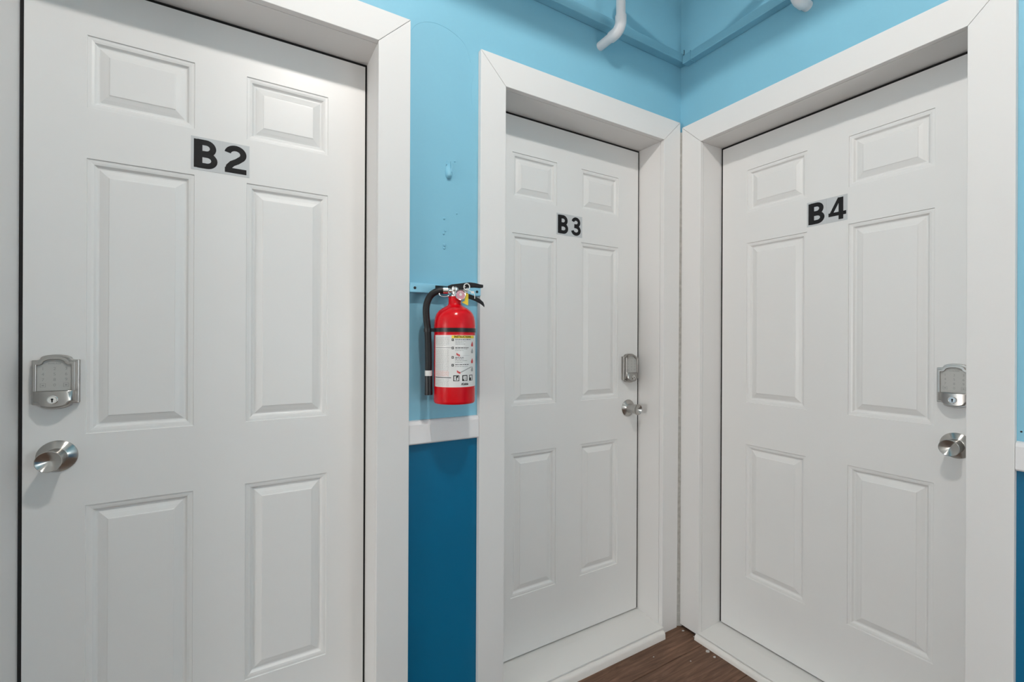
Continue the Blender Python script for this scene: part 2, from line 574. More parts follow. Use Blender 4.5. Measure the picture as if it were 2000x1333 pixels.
# ------------------------------------------------------------------ doors
RF = 0.138                # door faces lie 13.8 cm behind the casing fronts
LT = 0.044
# moulding profile of a pressed panel: (inset, depth)
PROF = [(0.0, 0.0), (0.0012, 0.0028), (0.0075, 0.0030), (0.0125, 0.0042), (0.0165, 0.0092), (0.0185, 0.0104), (0.0215, 0.0104),
        (0.0300, 0.0066), (0.0385, 0.0036), (0.0400, 0.0030), (0.0412, 0.0018), (0.0430, 0.0016)]

def panel_mesh(bm, u0, u1, z0, z1):
    rings = []
    for s, d in PROF:
        rings.append([bm.verts.new(p) for p in ((u0 + s, RF + d, z0 + s), (u1 - s, RF + d, z0 + s), (u1 - s, RF + d, z1 - s), (u0 + s, RF + d, z1 - s))])
    for a, b in zip(rings, rings[1:]):
        for i in range(4):
            j = (i + 1) % 4
            bm.faces.new((a[i], a[j], b[j], b[i]))
    bm.faces.new(rings[-1])

def lock_outline(w, h, inset=0.0, n=14):
    """outline of the keypad lock: straight sides, square shoulders, arched top and bottom"""
    W, H = w / 2 - inset, h / 2 - inset
    sh = 0.0125
    su = 0.0115 - inset * 0.35
    pts = []
    r_in = W - su
    for sgn in (1, -1):
        seq = []
        seq.append((W * sgn, (H - sh) * sgn))
        seq.append(((r_in + 0.001) * sgn, (H - sh) * sgn))
        seq.append(((r_in - 0.0025) * sgn, (H - sh + 0.0025) * sgn))
        for i in range(1, n):
            t = i / n
            uu = (r_in - 0.0025) * math.cos(PI * t)
            zz = (H - sh + 0.0025) + (sh - 0.0025) * math.sin(PI * t) ** 0.85
            seq.append((uu * sgn, zz * sgn))
        seq.append((-(r_in - 0.0025) * sgn, (H - sh + 0.0025) * sgn))
        seq.append((-(r_in + 0.001) * sgn, (H - sh) * sgn))
        seq.append((-W * sgn, (H - sh) * sgn))
        pts += seq
    return pts

def clip_z(poly, zc, keep_above):
    out = []
    n = len(poly)
    for i in range(n):
        a, b = poly[i], poly[(i + 1) % n]
        ia = (a[1] >= zc) == keep_above
        ib = (b[1] >= zc) == keep_above
        if ia: out.append(a)
        if ia != ib:
            t = (zc - a[1]) / (b[1] - a[1])
            out.append((a[0] + (b[0] - a[0]) * t, zc))
    return out

DIG = {}
def digit(s, size):
    k = (s, size)
    if k not in DIG: DIG[k] = text_mesh(s, size)
    return DIG[k]

def put_text(bm, tm, cu, cz, y, sx=1.0):
    vs = [bm.verts.new((cu + p[0] * sx, y, cz + p[1])) for p in tm[0]]
    for f in tm[1]:
        try: bm.faces.new([vs[i] for i in f])
        except ValueError: pass

def make_lock(root, base, cu, cz):
    w, h = 0.080, 0.126
    o_l = [(p[0] + cu, p[1] + cz) for p in lock_outline(w, h)]
    bm = bmesh.new()
    prism_xz(bm, o_l, RF - 0.014, RF + 0.0005)
    lock = link_obj('keypad_lock', bm, M['nickel_flat'], root, base, bevel=0.0012)
    tag(lock, 'satin nickel electronic deadbolt with arched top')
    zc = cz - 0.020
    # raised rim round the keypad (upper part only)
    outer = clip_z([(p[0] + cu, p[1] + cz) for p in lock_outline(w, h, 0.0045)], zc, True)
    inner = clip_z([(p[0] + cu, p[1] + cz) for p in lock_outline(w, h, 0.0105)], zc, True)
    bm = bmesh.new()
    n = len(outer)
    y0, y1 = RF - 0.0255, RF - 0.0135
    A = [bm.verts.new((p[0], y0, p[1])) for p in outer]
    B = [bm.verts.new((p[0], y0, p[1])) for p in inner]
    A2 = [bm.verts.new((p[0], y1, p[1])) for p in outer]
    B2 = [bm.verts.new((p[0], y1, p[1])) for p in inner]
    for i in range(n):
        j = (i + 1) % n
        bm.faces.new((A[i], A[j], B[j], B[i]))
        bm.faces.new((A[i], A2[i], A2[j], A[j]))
        bm.faces.new((B[i], B[j], B2[j], B2[i]))
    link_obj('rim', bm, M['nickel_flat'], lock, (0, 0, 0), bevel=0.0008)
    # touch keypad film with its printed keys
    bm = bmesh.new()
    prism_xz(bm, [(p[0], p[1]) for p in inner], RF - 0.0205, RF - 0.0135)
    link_obj('keypad', bm, M['keypad'], lock, (0, 0, 0))
    bm = bmesh.new()
    yk = RF - 0.0207
    for r, row in enumerate(('123', '456', '789', '#0#')):
        for c, ch in enumerate(row):
            kx, kz = cu + (c - 1) * 0.0195, cz + 0.0305 - r * 0.0125
            if ch == '#':
                for q in ((-0.0048, 0.0048, 0.0038, 0.0044), (-0.0048, 0.0048, -0.0044, -0.0038), (-0.0048, -0.0041, -0.0038, 0.0038), (0.0041, 0.0048, -0.0038, 0.0038), (-0.002, 0.002, -0.0015, 0.001)):
                    box(bm, kx + q[0], kx + q[1], yk, yk + 0.0001, kz + q[2], kz + q[3])
            else:
                put_text(bm, digit(ch, 0.0095), kx, kz, yk)
    put_text(bm, digit('SCHLAGE', 0.0052), cu, cz + 0.0425, yk)
    link_obj('key_print', bm, M['key_print'], lock, (0, 0, 0))
    # bulging lower housing with the key cylinder
    low = clip_z([(p[0] + cu, p[1] + cz) for p in lock_outline(w, h, 0.0045)], zc, False)
    bm = bmesh.new()
    us = sorted(set([round(p[0], 5) for p in low]))
    NU = 24
    ulo, uhi = min(us), max(us)
    def zlow(u):
        best = zc
        m2 = len(low)
        for i in range(m2):
            a, b = low[i], low[(i + 1) % m2]
            if abs(b[0] - a[0]) < 1e-9: continue
            t = (u - a[0]) / (b[0] - a[0])
            if -1e-6 <= t <= 1 + 1e-6:
                best = min(best, a[1] + (b[1] - a[1]) * t)
        return best
    prev = None
    for i in range(NU + 1):
        u = ulo + (uhi - ulo) * i / NU
        t = (u - cu) / (uhi - cu)
        fy = RF - 0.0235 - 0.0105 * math.sqrt(max(0.0, 1 - t * t))
        zb = zlow(min(max(u, ulo + 1e-5), uhi - 1e-5))
        col = [bm.verts.new((u, RF - 0.0135, zc)), bm.verts.new((u, fy + 0.001, zc)), bm.verts.new((u, fy, zc - 0.0012)),
               bm.verts.new((u, fy, zb + 0.003)), bm.verts.new((u, fy + 0.003, zb)), bm.verts.new((u, RF - 0.0135, zb))]
        if prev:
            for k in range(6):
                j = (k + 1) % 6
                bm.faces.new((prev[k], prev[j], col[j], col[k]))
        else: bm.faces.new(col)
        prev = col
    bm.faces.new(prev[::-1])
    link_obj('housing', bm, M['nickel_flat'], lock, (0, 0, 0), smooth=True)
    bm = bmesh.new()
    lathe(bm, [(0.0098, 0), (0.0098, 0.0012), (0.0086, 0.0022), (0.0084, 0.0012), (0.0078, 0.0012), (0.0074, 0.0028), (0.0015, 0.0028)], (cu, RF - 0.0338, cz - 0.0395), 'Y', 32)
    link_obj('key_cylinder', bm, M['chrome'], lock, (0, 0, 0), smooth=True)
    bm = bmesh.new()
    lathe(bm, [(0.0022, 0), (0.0022, 0.0004)], (cu, RF - 0.0365, cz - 0.0382), 'Y', 16)
    box(bm, cu - 0.0011, cu + 0.0011, RF - 0.0369, RF - 0.0365, cz - 0.0450, cz - 0.0382)
    link_obj('keyhole', bm, M['ink'], lock, (0, 0, 0))
    for ch in lock.children:
        ch.location = -Vector(base)
    return lock

def make_knob(root, base, cu, cz):
    bm = bmesh.new()
    lathe(bm, [(0.0368, 0), (0.0368, 0.0022), (0.0355, 0.0036), (0.0215, 0.0112), (0.0205, 0.0116)], (0, 0, 0), 'Y', 64, cap1=True)
    ros = link_obj('doorknob', bm, M['nickel'], root, None, smooth=True)
    ros.location = Vector((cu, RF + 0.0002, cz)) - Vector(base)
    tag(ros, 'brushed nickel round doorknob')
    bm = bmesh.new()
    lathe(bm, [(0.0205, 0.010), (0.0198, 0.014), (0.0192, 0.022), (0.0194, 0.030), (0.0202, 0.040), (0.0214, 0.050), (0.0226, 0.0570), (0.0232, 0.0600), (0.0230, 0.0612), (0.0222, 0.0612)], (0, 0, 0), 'Y', 64, cap1=False)
    link_obj('grip', bm, M['nickel'], ros, None, smooth=True)
    bm = bmesh.new()
    lathe(bm, [(0.0222, 0.0611), (0.0212, 0.0602), (0.0110, 0.0560), (0.0006, 0.0518)], (0, 0, 0), 'Y', 64, cap0=False)
    link_obj('dished_face', bm, M['nickel'], ros, None, smooth=True)
    return ros

def make_door(name, label, W, u0, u1, z0, z1, pu, pz, digits, sign, lock_u, lock_z, knob_z):
    rot = 0.0 if W == 'A' else -PI / 2
    um = (u0 + u1) / 2
    base = Vector((um, RF, z0))
    root = empty(name, base if W == 'A' else Vector((RF, -um, z0)), rot)
    tag(root, label, kind='structure')
    # leaf: stiles and rails round the six pressed panels
    us = [u0, pu[0][0], pu[0][1], pu[1][0], pu[1][1], u1]
    zs = [z0, pz[2][0], pz[2][1], pz[1][0], pz[1][1], pz[0][0], pz[0][1], z1]
    bm = bmesh.new()
    V = {}
    def vert(i, k):
        if (i, k) not in V: V[(i, k)] = bm.verts.new((us[i], RF, zs[k]))
        return V[(i, k)]
    for i in range(5):
        for k in range(7):
            if i in (1, 3) and k in (1, 3, 5): continue
            bm.faces.new((vert(i, k), vert(i + 1, k), vert(i + 1, k + 1), vert(i, k + 1)))
    bk = [bm.verts.new(p) for p in ((u0, RF + LT, z0), (u1, RF + LT, z0), (u1, RF + LT, z1), (u0, RF + LT, z1))]
    bm.faces.new(bk)
    loops = [[(i, 0) for i in range(6)], [(5, k) for k in range(8)], [(i, 7) for i in range(5, -1, -1)], [(0, k) for k in range(7, -1, -1)]]
    cb = [(bk[0], bk[1]), (bk[1], bk[2]), (bk[2], bk[3]), (bk[3], bk[0])]
    for lp, (a, b) in zip(loops, cb):
        bm.faces.new([V[q] for q in lp] + [b, a])
    leaf = link_obj('door_leaf', bm, M['door'], root, base)
    tag(leaf, 'white moulded six-panel door leaf')
    for k in range(3):
        for i in range(2):
            bm = bmesh.new()
            panel_mesh(bm, pu[i][0], pu[i][1], pz[k][0], pz[k][1])
            link_obj('panel', bm, M['door'], leaf, base)
    # number stickers
    su, sz, cw, chh = sign
    for q, ch in enumerate(digits):
        a = su + q * cw
        bm = bmesh.new()
        box(bm, a + (0.0002 if q else 0), a + cw, RF - 0.0006, RF - 0.0001, sz, sz + chh)
        st = link_obj('number_sticker', bm, M['sticker'], root, base)
        tag(st, 'silver sticker with a black ' + ch)
        bm = bmesh.new()
        gh = chh * 0.855
        ox = a + cw - 0.0085 - 0.7 * gh if q == 0 and False else a + (cw - 0.70 * gh) * (0.45 if q == 0 else 0.55)
        for k, (path, w) in enumerate(GLYPH[ch]):
            stroke_mesh(bm, path, w, ox, sz + (chh - gh) / 2, gh, RF - 0.0010 - 0.00012 * k, RF - 0.00065)
        link_obj('character', bm, M['ink'], st, base)
    make_lock(root, base, lock_u, lock_z)
    make_knob(root, base, lock_u, knob_z)
    return root

PZ3 = [(1.769, 1.939), (0.988, 1.638), (0.270, 0.810)]
make_door('door_1', 'white six-panel door marked B2', 'A', -2.0605, -1.3040, 0.062, 2.0855,
          [(-1.953, -1.741), (-1.623, -1.412)], [(1.787, 1.961), (1.005, 1.666), (0.289, 0.834)], 'B2', (-1.749, 1.6805, 0.0665, 0.0875), -2.002, 1.133, 0.958)
make_door('door_2', 'white six-panel door marked B3', 'A', -0.8690, -0.1150, 0.045, 2.0745,
          [(-0.768, -0.562), (-0.439, -0.233)], PZ3, 'B3', (-0.564, 1.6555, 0.065, 0.0855), -0.172, 1.116, 0.940)
make_door('door_3', 'white six-panel door marked B4', 'B', 0.1045, 0.8965, 0.034, 2.0555,
          [(0.213, 0.443), (0.575, 0.799)], [(1.760, 1.933), (0.986, 1.635), (0.274, 0.815)], 'B4', (0.443, 1.651, 0.0645, 0.0885), 0.849, 1.109, 0.936)

# ------------------------------------------------------------------ chair rails
def rail(name, label, W, u0, u1):
    bm = bmesh.new()
    prof = [(WT - 0.0003, 0.918), (0.006, 0.918), (0.002, 0.922), (0.002, 0.978), (0.006, 0.986), (0.010, 0.989), (WT - 0.0003, 0.990)]
    a = [bm.verts.new((u0, p[0], p[1])) for p in prof]
    b = [bm.verts.new((u1, p[0], p[1])) for p in prof]
    bm.faces.new(a); bm.faces.new(b[::-1])
    for i in range(len(prof)):
        j = (i + 1) % len(prof)
        bm.faces.new((a[i], b[i], b[j], a[j]))
    o = link_obj(name, bm, M['rail'], None, bevel=0.0008)
    if W == 'B': o.rotation_euler = (0, 0, -PI / 2)
    return tag(o, label, kind='structure')
rail('trim_5', 'white chair rail between doors B2 and B3', 'A', -1.2036, -0.9706)
rail('trim_6', 'white chair rail to the right of door B4', 'B', 0.9915, -YB - 0.001)
rail('trim_7', 'white chair rail to the left of door B2', 'A', XL + 0.001, -2.1625)

# ------------------------------------------------------------------ boxed ledge high on both walls
LD, LH, LZ = 0.036, 0.036, 2.432
bm = bmesh.new()
box(bm, XL + 0.001, WT - 0.0003, WT - LD, WT - 0.0003, LZ, LZ + LH)
lg = link_obj('trim_8', bm, M['wall'], None, bevel=0.003)
tag(lg, 'blue painted ledge strip high on the wall over door B3', kind='structure')
bm = bmesh.new()
box(bm, LD - WT + 0.0004, -YB - 0.001, WT - LD, WT - 0.0003, LZ - 0.012, LZ + LH - 0.012)
lg2 = link_obj('trim_9', bm, M['wall'], None, bevel=0.003)
lg2.rotation_euler = (0, 0, -PI / 2)
tag(lg2, 'blue painted ledge strip high on the wall over door B4', kind='structure')
bm = bmesh.new()
box(bm, 0.0535, 0.0575, WT - LD - 0.002, WT - 0.0002, LZ - 0.0145, LZ + LH - 0.010)
link_obj('joint_cover', bm, M['wall'], lg2)
bm = bmesh.new()
tube(bm, smooth_path([(-0.010, -0.0185, 2.452), (-0.009, -0.0195, 2.462), (-0.0085, -0.020, 2.474), (-0.0085, -0.0195, 2.482)], 4), 0.0013, 8)
wstub = link_obj('wire_stub', bm, M['ink'], None)
tag(wstub, 'short dark wire end sticking up at the corner ledge', 'wire')

# ------------------------------------------------------------------ white pipes
def pipe_stub(name, label, W, u, z, out, top, run_to, PR=0.0168):
    """comes out of the wall, elbows up, and elbows out again to the added overhead main"""
    rot = 0.0 if W == 'A' else -PI / 2
    root = empty(name, (u, WT, z) if W == 'A' else (WT, -u, z), rot)
    tag(root, label, 'pipe', 'white stub pipes feeding the overhead main')
    b = Vector((u, WT, z)); 
    r = 0.030
    yo = WT - out
    bm = bmesh.new()
    tube(bm, [(u, WT + 0.0, z), (u, yo + r, z)], PR, 24)
    link_obj('pipe', bm, M['pvc'], root, b, smooth=True)
    bm = bmesh.new()
    pts = bend((u, yo + r, z), (u, yo, z), (u, yo, z + r), 10)
    tube(bm, [(u, yo + r + 0.020, z), (u, yo + r + 0.0195, z)] + pts + [(u, yo, z + r + 0.020)], [PR + 0.0002] + [PR + 0.0034] * 13, 24)
    link_obj('elbow', bm, M['pvc'], root, b, smooth=True)
    bm = bmesh.new()
    tube(bm, [(u, yo, z + r), (u, yo, top - r)], PR, 24)
    link_obj('pipe', bm, M['pvc'], root, b, smooth=True)
    bm = bmesh.new()
    pts = bend((u, yo, top - r), (u, yo, top), (u, yo - r, top), 10)
    tube(bm, [(u, yo, top - r - 0.020)] + pts + [(u, yo - r - 0.020, top)], PR + 0.0034, 24)
    link_obj('elbow', bm, M['pvc'], root, b, smooth=True)
    bm = bmesh.new()
    tube(bm, [(u, yo - r, top), (u, run_to, top)], PR, 24)
    link_obj('pipe', bm, M['pvc'], root, b, smooth=True)
    return root
MAIN_Y, MAIN_X, MAIN_Z, MAIN_R = -0.48, -0.56, 2.570, 0.036  # assumed main pipe, placed so its shadow falls across the upper walls
pipe_stub('wall_pipe', 'white plastic pipe elbowing up out of the wall over door B3', 'A', -0.447, 2.372, 0.112, MAIN_Z, MAIN_Y + MAIN_R)
pipe_stub('wall_pipe', 'white plastic pipe elbow at the top edge over door B4', 'B', 0.500, 2.378, 0.075, MAIN_Z, MAIN_X + MAIN_R)
mroot = empty('shadow_pipe', (MAIN_X, MAIN_Y, MAIN_Z))
tag(mroot, 'assumed wide white pipe out of view, placed to cast the shadow band on the walls', 'pipe')
bsh = Vector((MAIN_X, MAIN_Y, MAIN_Z)); rr = 0.07
bm = bmesh.new(); tube(bm, [(XL + 0.001, MAIN_Y, MAIN_Z), (MAIN_X - rr, MAIN_Y, MAIN_Z)], MAIN_R, 28)
link_obj('pipe', bm, M['pvc'], mroot, bsh, smooth=True)
bm = bmesh.new(); tube(bm, bend((MAIN_X - rr, MAIN_Y, MAIN_Z), (MAIN_X, MAIN_Y, MAIN_Z), (MAIN_X, MAIN_Y - rr, MAIN_Z), 10), MAIN_R + 0.005, 28)
link_obj('elbow', bm, M['pvc'], mroot, bsh, smooth=True)
bm = bmesh.new(); tube(bm, [(MAIN_X, MAIN_Y - rr, MAIN_Z), (MAIN_X, YB + 0.001, MAIN_Z)], MAIN_R, 28)
link_obj('pipe', bm, M['pvc'], mroot, bsh, smooth=True)
for hx, hy in ((-3.2, MAIN_Y), (-0.75, MAIN_Y), (MAIN_X, -1.6), (MAIN_X, -3.0)):
    bm = bmesh.new()
    tube(bm, [(hx, hy, MAIN_Z + MAIN_R - 0.001), (hx, hy, CEIL + 0.0)], 0.004, 8)
    link_obj('hanger', bm, M['chrome'], mroot, bsh, smooth=True)

# ------------------------------------------------------------------ ceiling lamp with added cover, and added fill lights
def globe_lamp(name, label, pos, mat, r=0.060):
    root = empty(name, (pos[0], pos[1], CEIL))
    tag(root, label, 'lamp')
    sh = (pos[0], pos[1], CEIL)
    bm = bmesh.new()
    lathe(bm, [(0.058, 0.0), (0.058, -0.012), (0.045, -0.022), (0.026, -0.030), (0.026, pos[2] + r - CEIL - 0.004)], (pos[0], pos[1], CEIL), 'Z', 32)
    link_obj('lampholder', bm, M['porcelain'], root, sh, smooth=True)
    bm = bmesh.new()
    bmesh.ops.create_icosphere(bm, subdivisions=3, radius=r, matrix=Matrix.Translation(Vector(pos)))
    link_obj('bulb', bm, mat, root, sh, smooth=True)
globe_lamp('ceiling_lamp', 'lit bulb just above the camera, under an added cover that darkens the upper walls', LAMP, M['bulb'], LAMP_R)
cl = [o for o in COL.objects if o.name.startswith('ceiling_lamp')][0]
bm = bmesh.new()
lathe(bm, [(0.027, 0.075), (0.060, 0.070), (0.120, 0.030), (0.185, -0.014), (0.200, -0.030), (0.197, -0.030), (0.182, -0.012), (0.118, 0.027), (0.058, 0.066), (0.027, 0.071)], LAMP, 'Z', 48, cap0=False, cap1=False)
link_obj('cutoff_shade', bm, M['porcelain'], cl, (LAMP[0], LAMP[1], CEIL), smooth=True)  # unseen lamp cover added to keep direct light off the upper walls
def fill_lamp(label, pos, mat):
    r = pos[3]; pos = pos[:3]
    root = empty('fill_lamp', (pos[0], pos[1], 0))
    tag(root, label, 'lamp')
    sh = (pos[0], pos[1], 0)
    bm = bmesh.new()
    lathe(bm, [(0.15, 0.001), (0.15, 0.014), (0.12, 0.022), (0.02, 0.030), (0.014, 0.05)], sh, 'Z', 40)
    link_obj('base', bm, M['nickel_flat'], root, sh, smooth=True)
    bm = bmesh.new()
    tube(bm, [(pos[0], pos[1], 0.045), (pos[0], pos[1], pos[2] - r + 0.002)], 0.012, 16)
    link_obj('pole', bm, M['nickel_flat'], root, sh, smooth=True)
    bm = bmesh.new()
    bmesh.ops.create_icosphere(bm, subdivisions=3, radius=r, matrix=Matrix.Translation(Vector(pos)))
    link_obj('globe', bm, mat, root, sh, smooth=True)
fill_lamp('added fill light, globe on a stand by the back wall', FILL_LAMPS[0], M['fill_near'])
fill_lamp('added fill light, globe on a stand at the far end of the corridor', FILL_LAMPS[1], M['fill_far'])

# ------------------------------------------------------------------ mounting board and extinguisher
bm = bmesh.new(); box(bm, -1.2035, -0.9706, WT - 0.026, WT - 0.0003, 1.3765, 1.4045)
mb = link_obj('mounting_board', bm, M['blue_wood'], None, (-1.087, WT, 1.39), bevel=0.0016)
mb.location = (-1.087, WT, 1.39)
tag(mb, 'blue painted wooden strip screwed to the wall behind the extinguisher', 'board')
for sx in (-1.190, -0.984):
    bm = bmesh.new()
    lathe(bm, [(0.0042, 0), (0.0042, 0.0008), (0.0030, 0.0018)], (sx, WT - 0.026, 1.3895), 'Y', 16)
    link_obj('screw', bm, M['black_plastic'], mb, (-1.087, WT, 1.39))

EX = Vector((-1.087, -0.066, 1.048))
EROT = math.radians(-23.4)
ext = empty('fire_extinguisher', EX, EROT)
tag(ext, 'red fire extinguisher with black hose hung between doors B2 and B3', 'extinguisher')
ER = 0.0610
PXU, PXZ = 0.001655, 0.001530
def ex(px, py, d=0.0):
    """pixel offsets measured on the extinguisher, d = metres towards the viewer"""
    return Vector(((px - 885.5) * PXU, -d, (788.0 - py) * PXZ))
bm = bmesh.new()
prof = [(0.046, 0.004), (0.054, 0.001), (0.0585, 0.001), (0.0605, 0.004), (ER, 0.008), (ER, 0.232), (0.0602, 0.243), (0.0580, 0.254), (0.0540, 0.2640), (0.0475, 0.2725),
        (0.0375, 0.2800), (0.0265, 0.2862), (0.0208, 0.2900), (0.0188, 0.2945), (0.0185, 0.3110), (0.0200, 0.3115), (0.0200, 0.3150), (0.016, 0.3155)]
lathe(bm, prof, (0, 0, 0), 'Z', 72)
link_obj('cylinder', bm, M['red'], ext, None, smooth=True)
# label and its print wrapped on the cylinder
def on_cyl(th, z, r): return (r * math.sin(th), -r * math.cos(th), z)
def px_th(px): return math.asin(max(-0.985, min(0.985, (px - 885.5) / 37.6)))
def wrap_rect(bm, t0, t1, z0, z1, r, mat_i=0):
    n = max(1, int(abs(t1 - t0) / 0.07))
    lo = [bm.verts.new(on_cyl(t0 + (t1 - t0) * i / n, z0, r)) for i in range(n + 1)]
    hi = [bm.verts.new(on_cyl(t0 + (t1 - t0) * i / n, z1, r)) for i in range(n + 1)]
    for i in range(n):
        f = bm.faces.new((lo[i], lo[i + 1], hi[i + 1], hi[i]))
        f.material_index = mat_i
def pz(py): return (788.0 - py) * PXZ
bm = bmesh.new()
wrap_rect(bm, px_th(851.3), math.radians(88), pz(754.6), pz(657.2), ER + 0.0003)
lab = link_obj('label', bm, M['label'], ext, None, smooth=True)
tag(lab, 'white instruction label with a yellow heading')
INKS = ['ink', 'print_grey', 'print_lightgrey', 'print_pink', 'print_red', 'print_yellow', 'label']
bm = bmesh.new()
RP = ER + 0.0006
def pr(px0, px1, py0, py1, ink, lift=0.0):
    wrap_rect(bm, px_th(px0), px_th(px1), pz(py1), pz(py0), RP + lift, INKS.index(ink))
def dashes(px0, px1, py, h, ink, rnd):
    t0, t1 = px_th(px0), px_th(px1)
    t = t0
    while t < t1 - 0.01:
        l = min(rnd.uniform(0.035, 0.13), t1 - t)
        wrap_rect(bm, t, t + l, pz(py + h), pz(py), RP, INKS.index(ink))
        t += l + 0.022
rnd = random.Random(3)
pr(880.0, 919.5, 657.8, 663.0, 'print_yellow')
# left column of small print
yy = 660.5
while yy < 678: dashes(852.6, 876 - (5 if yy > 676 else 0), yy, 0.75, 'print_lightgrey', rnd); yy += 1.75
pr(852.0, 880.0, 680.2, 681.3, 'print_grey')
yy = 684.0
while yy < 723: dashes(852.6, 875.5, yy, 0.75, 'print_lightgrey', rnd); yy += 1.75
while yy < 733.5: dashes(852.6, 875.5, yy, 0.8, 'print_pink', rnd); yy += 1.8
pr(852.0, 879.5, 736.0, 737.3, 'ink')
yy = 739.6
while yy < 752.5: dashes(852.6, 875.5, yy, 0.75, 'print_lightgrey', rnd); yy += 1.75
# numbered steps
for (a, b) in ((663.6, 668.2), (679.0, 683.4), (696.6, 701.0), (711.0, 715.6)):
    pr(880.2, 883.9, a, b, 'ink')
    pr(881.4, 882.7, a + 1.2, b - 1.2, 'label', 0.0002)
for y, x1, ink, h in ((664.6, 914, 'ink', 1.1), (667.8, 905, 'print_grey', 0.8), (670.6, 901, 'print_grey', 0.8), (673.4, 903.5, 'print_grey', 0.9),
                      (680.2, 910, 'ink', 1.2), (682.6, 908, 'print_grey', 0.8), (685.6, 901, 'print_grey', 0.8),
                      (698.2, 902, 'ink', 1.0), (701.0, 901, 'ink', 1.0), (704.4, 907.5, 'print_grey', 0.9), (707.6, 899, 'print_grey', 0.8),
                      (711.8, 910, 'ink', 1.1), (715.4, 908, 'print_grey', 0.8)):
    dashes(886.4, x1, y, h, ink, rnd)
pr(886, 912, 694.8, 695.2, 'print_lightgrey')
# red hands, flames and pictograms
for (x, y) in ((888.5, 690.5), (889.5, 723.0)):
    pr(x, x + 1.6, y, y + 4.0, 'print_red'); pr(x + 1.4, x + 3.6, y + 1.6, y + 5.0, 'print_red'); pr(x + 3.2, x + 6.0, y + 2.8, y + 6.2, 'print_red')
for (y, ink) in ((671.5, 'print_red'), (684.5, 'print_grey'), (703.5, 'print_red'), (719.0, 'print_grey')):
    pr(915.0, 917.6, y, y + 7.0, ink); pr(914.3, 918.0, y + 2.5, y + 6.2, ink); pr(915.8, 917.0, y - 2.2, y, ink)
n = 12
for i in range(n):
    a, b = i / n, (i + 1) / n
    x0, x1 = 896 + 19 * a, 896 + 19 * b
    y0 = 726.6 - 9.6 * a
    wrap_rect(bm, px_th(x0), px_th(x1), pz(y0 + 0.6), pz(y0 - 1.0), RP, INKS.index('print_grey'))
def icon(x0, x1, y0, y1, w):
    pr(x0, x1, y0, y0 + w, 'ink'); pr(x0, x1, y1 - w * 0.7, y1, 'ink')
    pr(x0, x0 + w, y0, y1, 'ink'); pr(x1 - w * 0.8, x1, y0, y1, 'ink')
icon(883.2, 893.6, 732.2, 743.2, 1.5); pr(888.0, 889.4, 734, 741, 'ink'); pr(889.4, 891.4, 733.6, 736.6, 'ink')
icon(898.8, 907.8, 732.2, 743.2, 1.6); pr(899.2, 901.6, 739.4, 742.6, 'ink'); pr(903, 905, 736, 742.5, 'print_lightgrey')
icon(911.0, 917.0, 732.2, 743.2, 1.2); pr(912.2, 914.4, 737.4, 742.4, 'ink')
# lettering
def wrap_text(s, px, py, size, ink, shear=0.0, offset=0.0, sx=1.0):
    vs, fs = text_mesh(s, size, shear, offset)
    t0 = px_th(px)
    out = [bm.verts.new(on_cyl(t0 + p[0] * sx / ER, pz(py) + p[1], RP + 0.0003)) for p in vs]
    for f in fs:
        try:
            g = bm.faces.new([out[i] for i in f]); g.material_index = INKS.index(ink)
        except ValueError: pass
wrap_text('INSTRUCTIONS', 900.5, 660.4, 0.0078, 'ink', 0.0, 0.00022, 0.98)
wrap_text('Kidde', 903.2, 749.0, 0.0095, 'ink', 0.30, 0.0003)
link_obj('label_print', bm, [M[k] for k in INKS], lab, None)
# strap round the cylinder and the hose clip
bm = bmesh.new()
zs0 = pz(651.2); zs1 = pz(643.6)
lathe(bm, [(ER + 0.0002, zs0), (ER + 0.0016, zs0), (ER + 0.0016, zs1), (ER + 0.0002, zs1)], (0, 0, 0), 'Z', 72, cap0=False, cap1=False)
strap = link_obj('strap', bm, M['black_plastic'], ext, None, smooth=True)
bm = bmesh.new()
c = ex(838.2, 647.4, 0.012)
box(bm, c.x, -ER + 0.010, -0.018, -0.006, zs0 + 0.001, zs1 - 0.001)
lathe(bm, [(0.0105, zs0 + 0.0005), (0.0118, zs0 + 0.0005), (0.0118, zs1 - 0.0005), (0.0105, zs1 - 0.0005)], (c.x, c.y, 0), 'Z', 24, cap0=False, cap1=False)
link_obj('hose_clip', bm, M['black_plastic'], strap, None)
# hose, band and nozzle
hp = smooth_path([ex(865.5, 570.6, 0.008), ex(858, 571.6, 0.010), ex(849, 575.5, 0.012), ex(840.5, 585, 0.012), ex(835.4, 602, 0.012), ex(835.6, 624, 0.012), ex(838, 647, 0.012), ex(839.4, 690, 0.012), ex(839.6, 726, 0.012)], 6)
bm = bmesh.new(); tube(bm, hp, 0.0098, 20)
hose = link_obj('hose', bm, M['black_hose'], ext, None, smooth=True)
bm = bmesh.new(); tube(bm, [ex(839.6, 724.8, 0.012), ex(839.7, 735.2, 0.012)], 0.0107, 24)
link_obj('band', bm, M['hose_band'], hose, None, smooth=True)
bm = bmesh.new(); tube(bm, [ex(839.7, 735.0, 0.012), ex(840.0, 760, 0.012), ex(840.2, 771.6, 0.012)], [0.0108, 0.0113, 0.0116], 24)
link_obj('nozzle', bm, M['black_plastic'], hose, None, smooth=True)
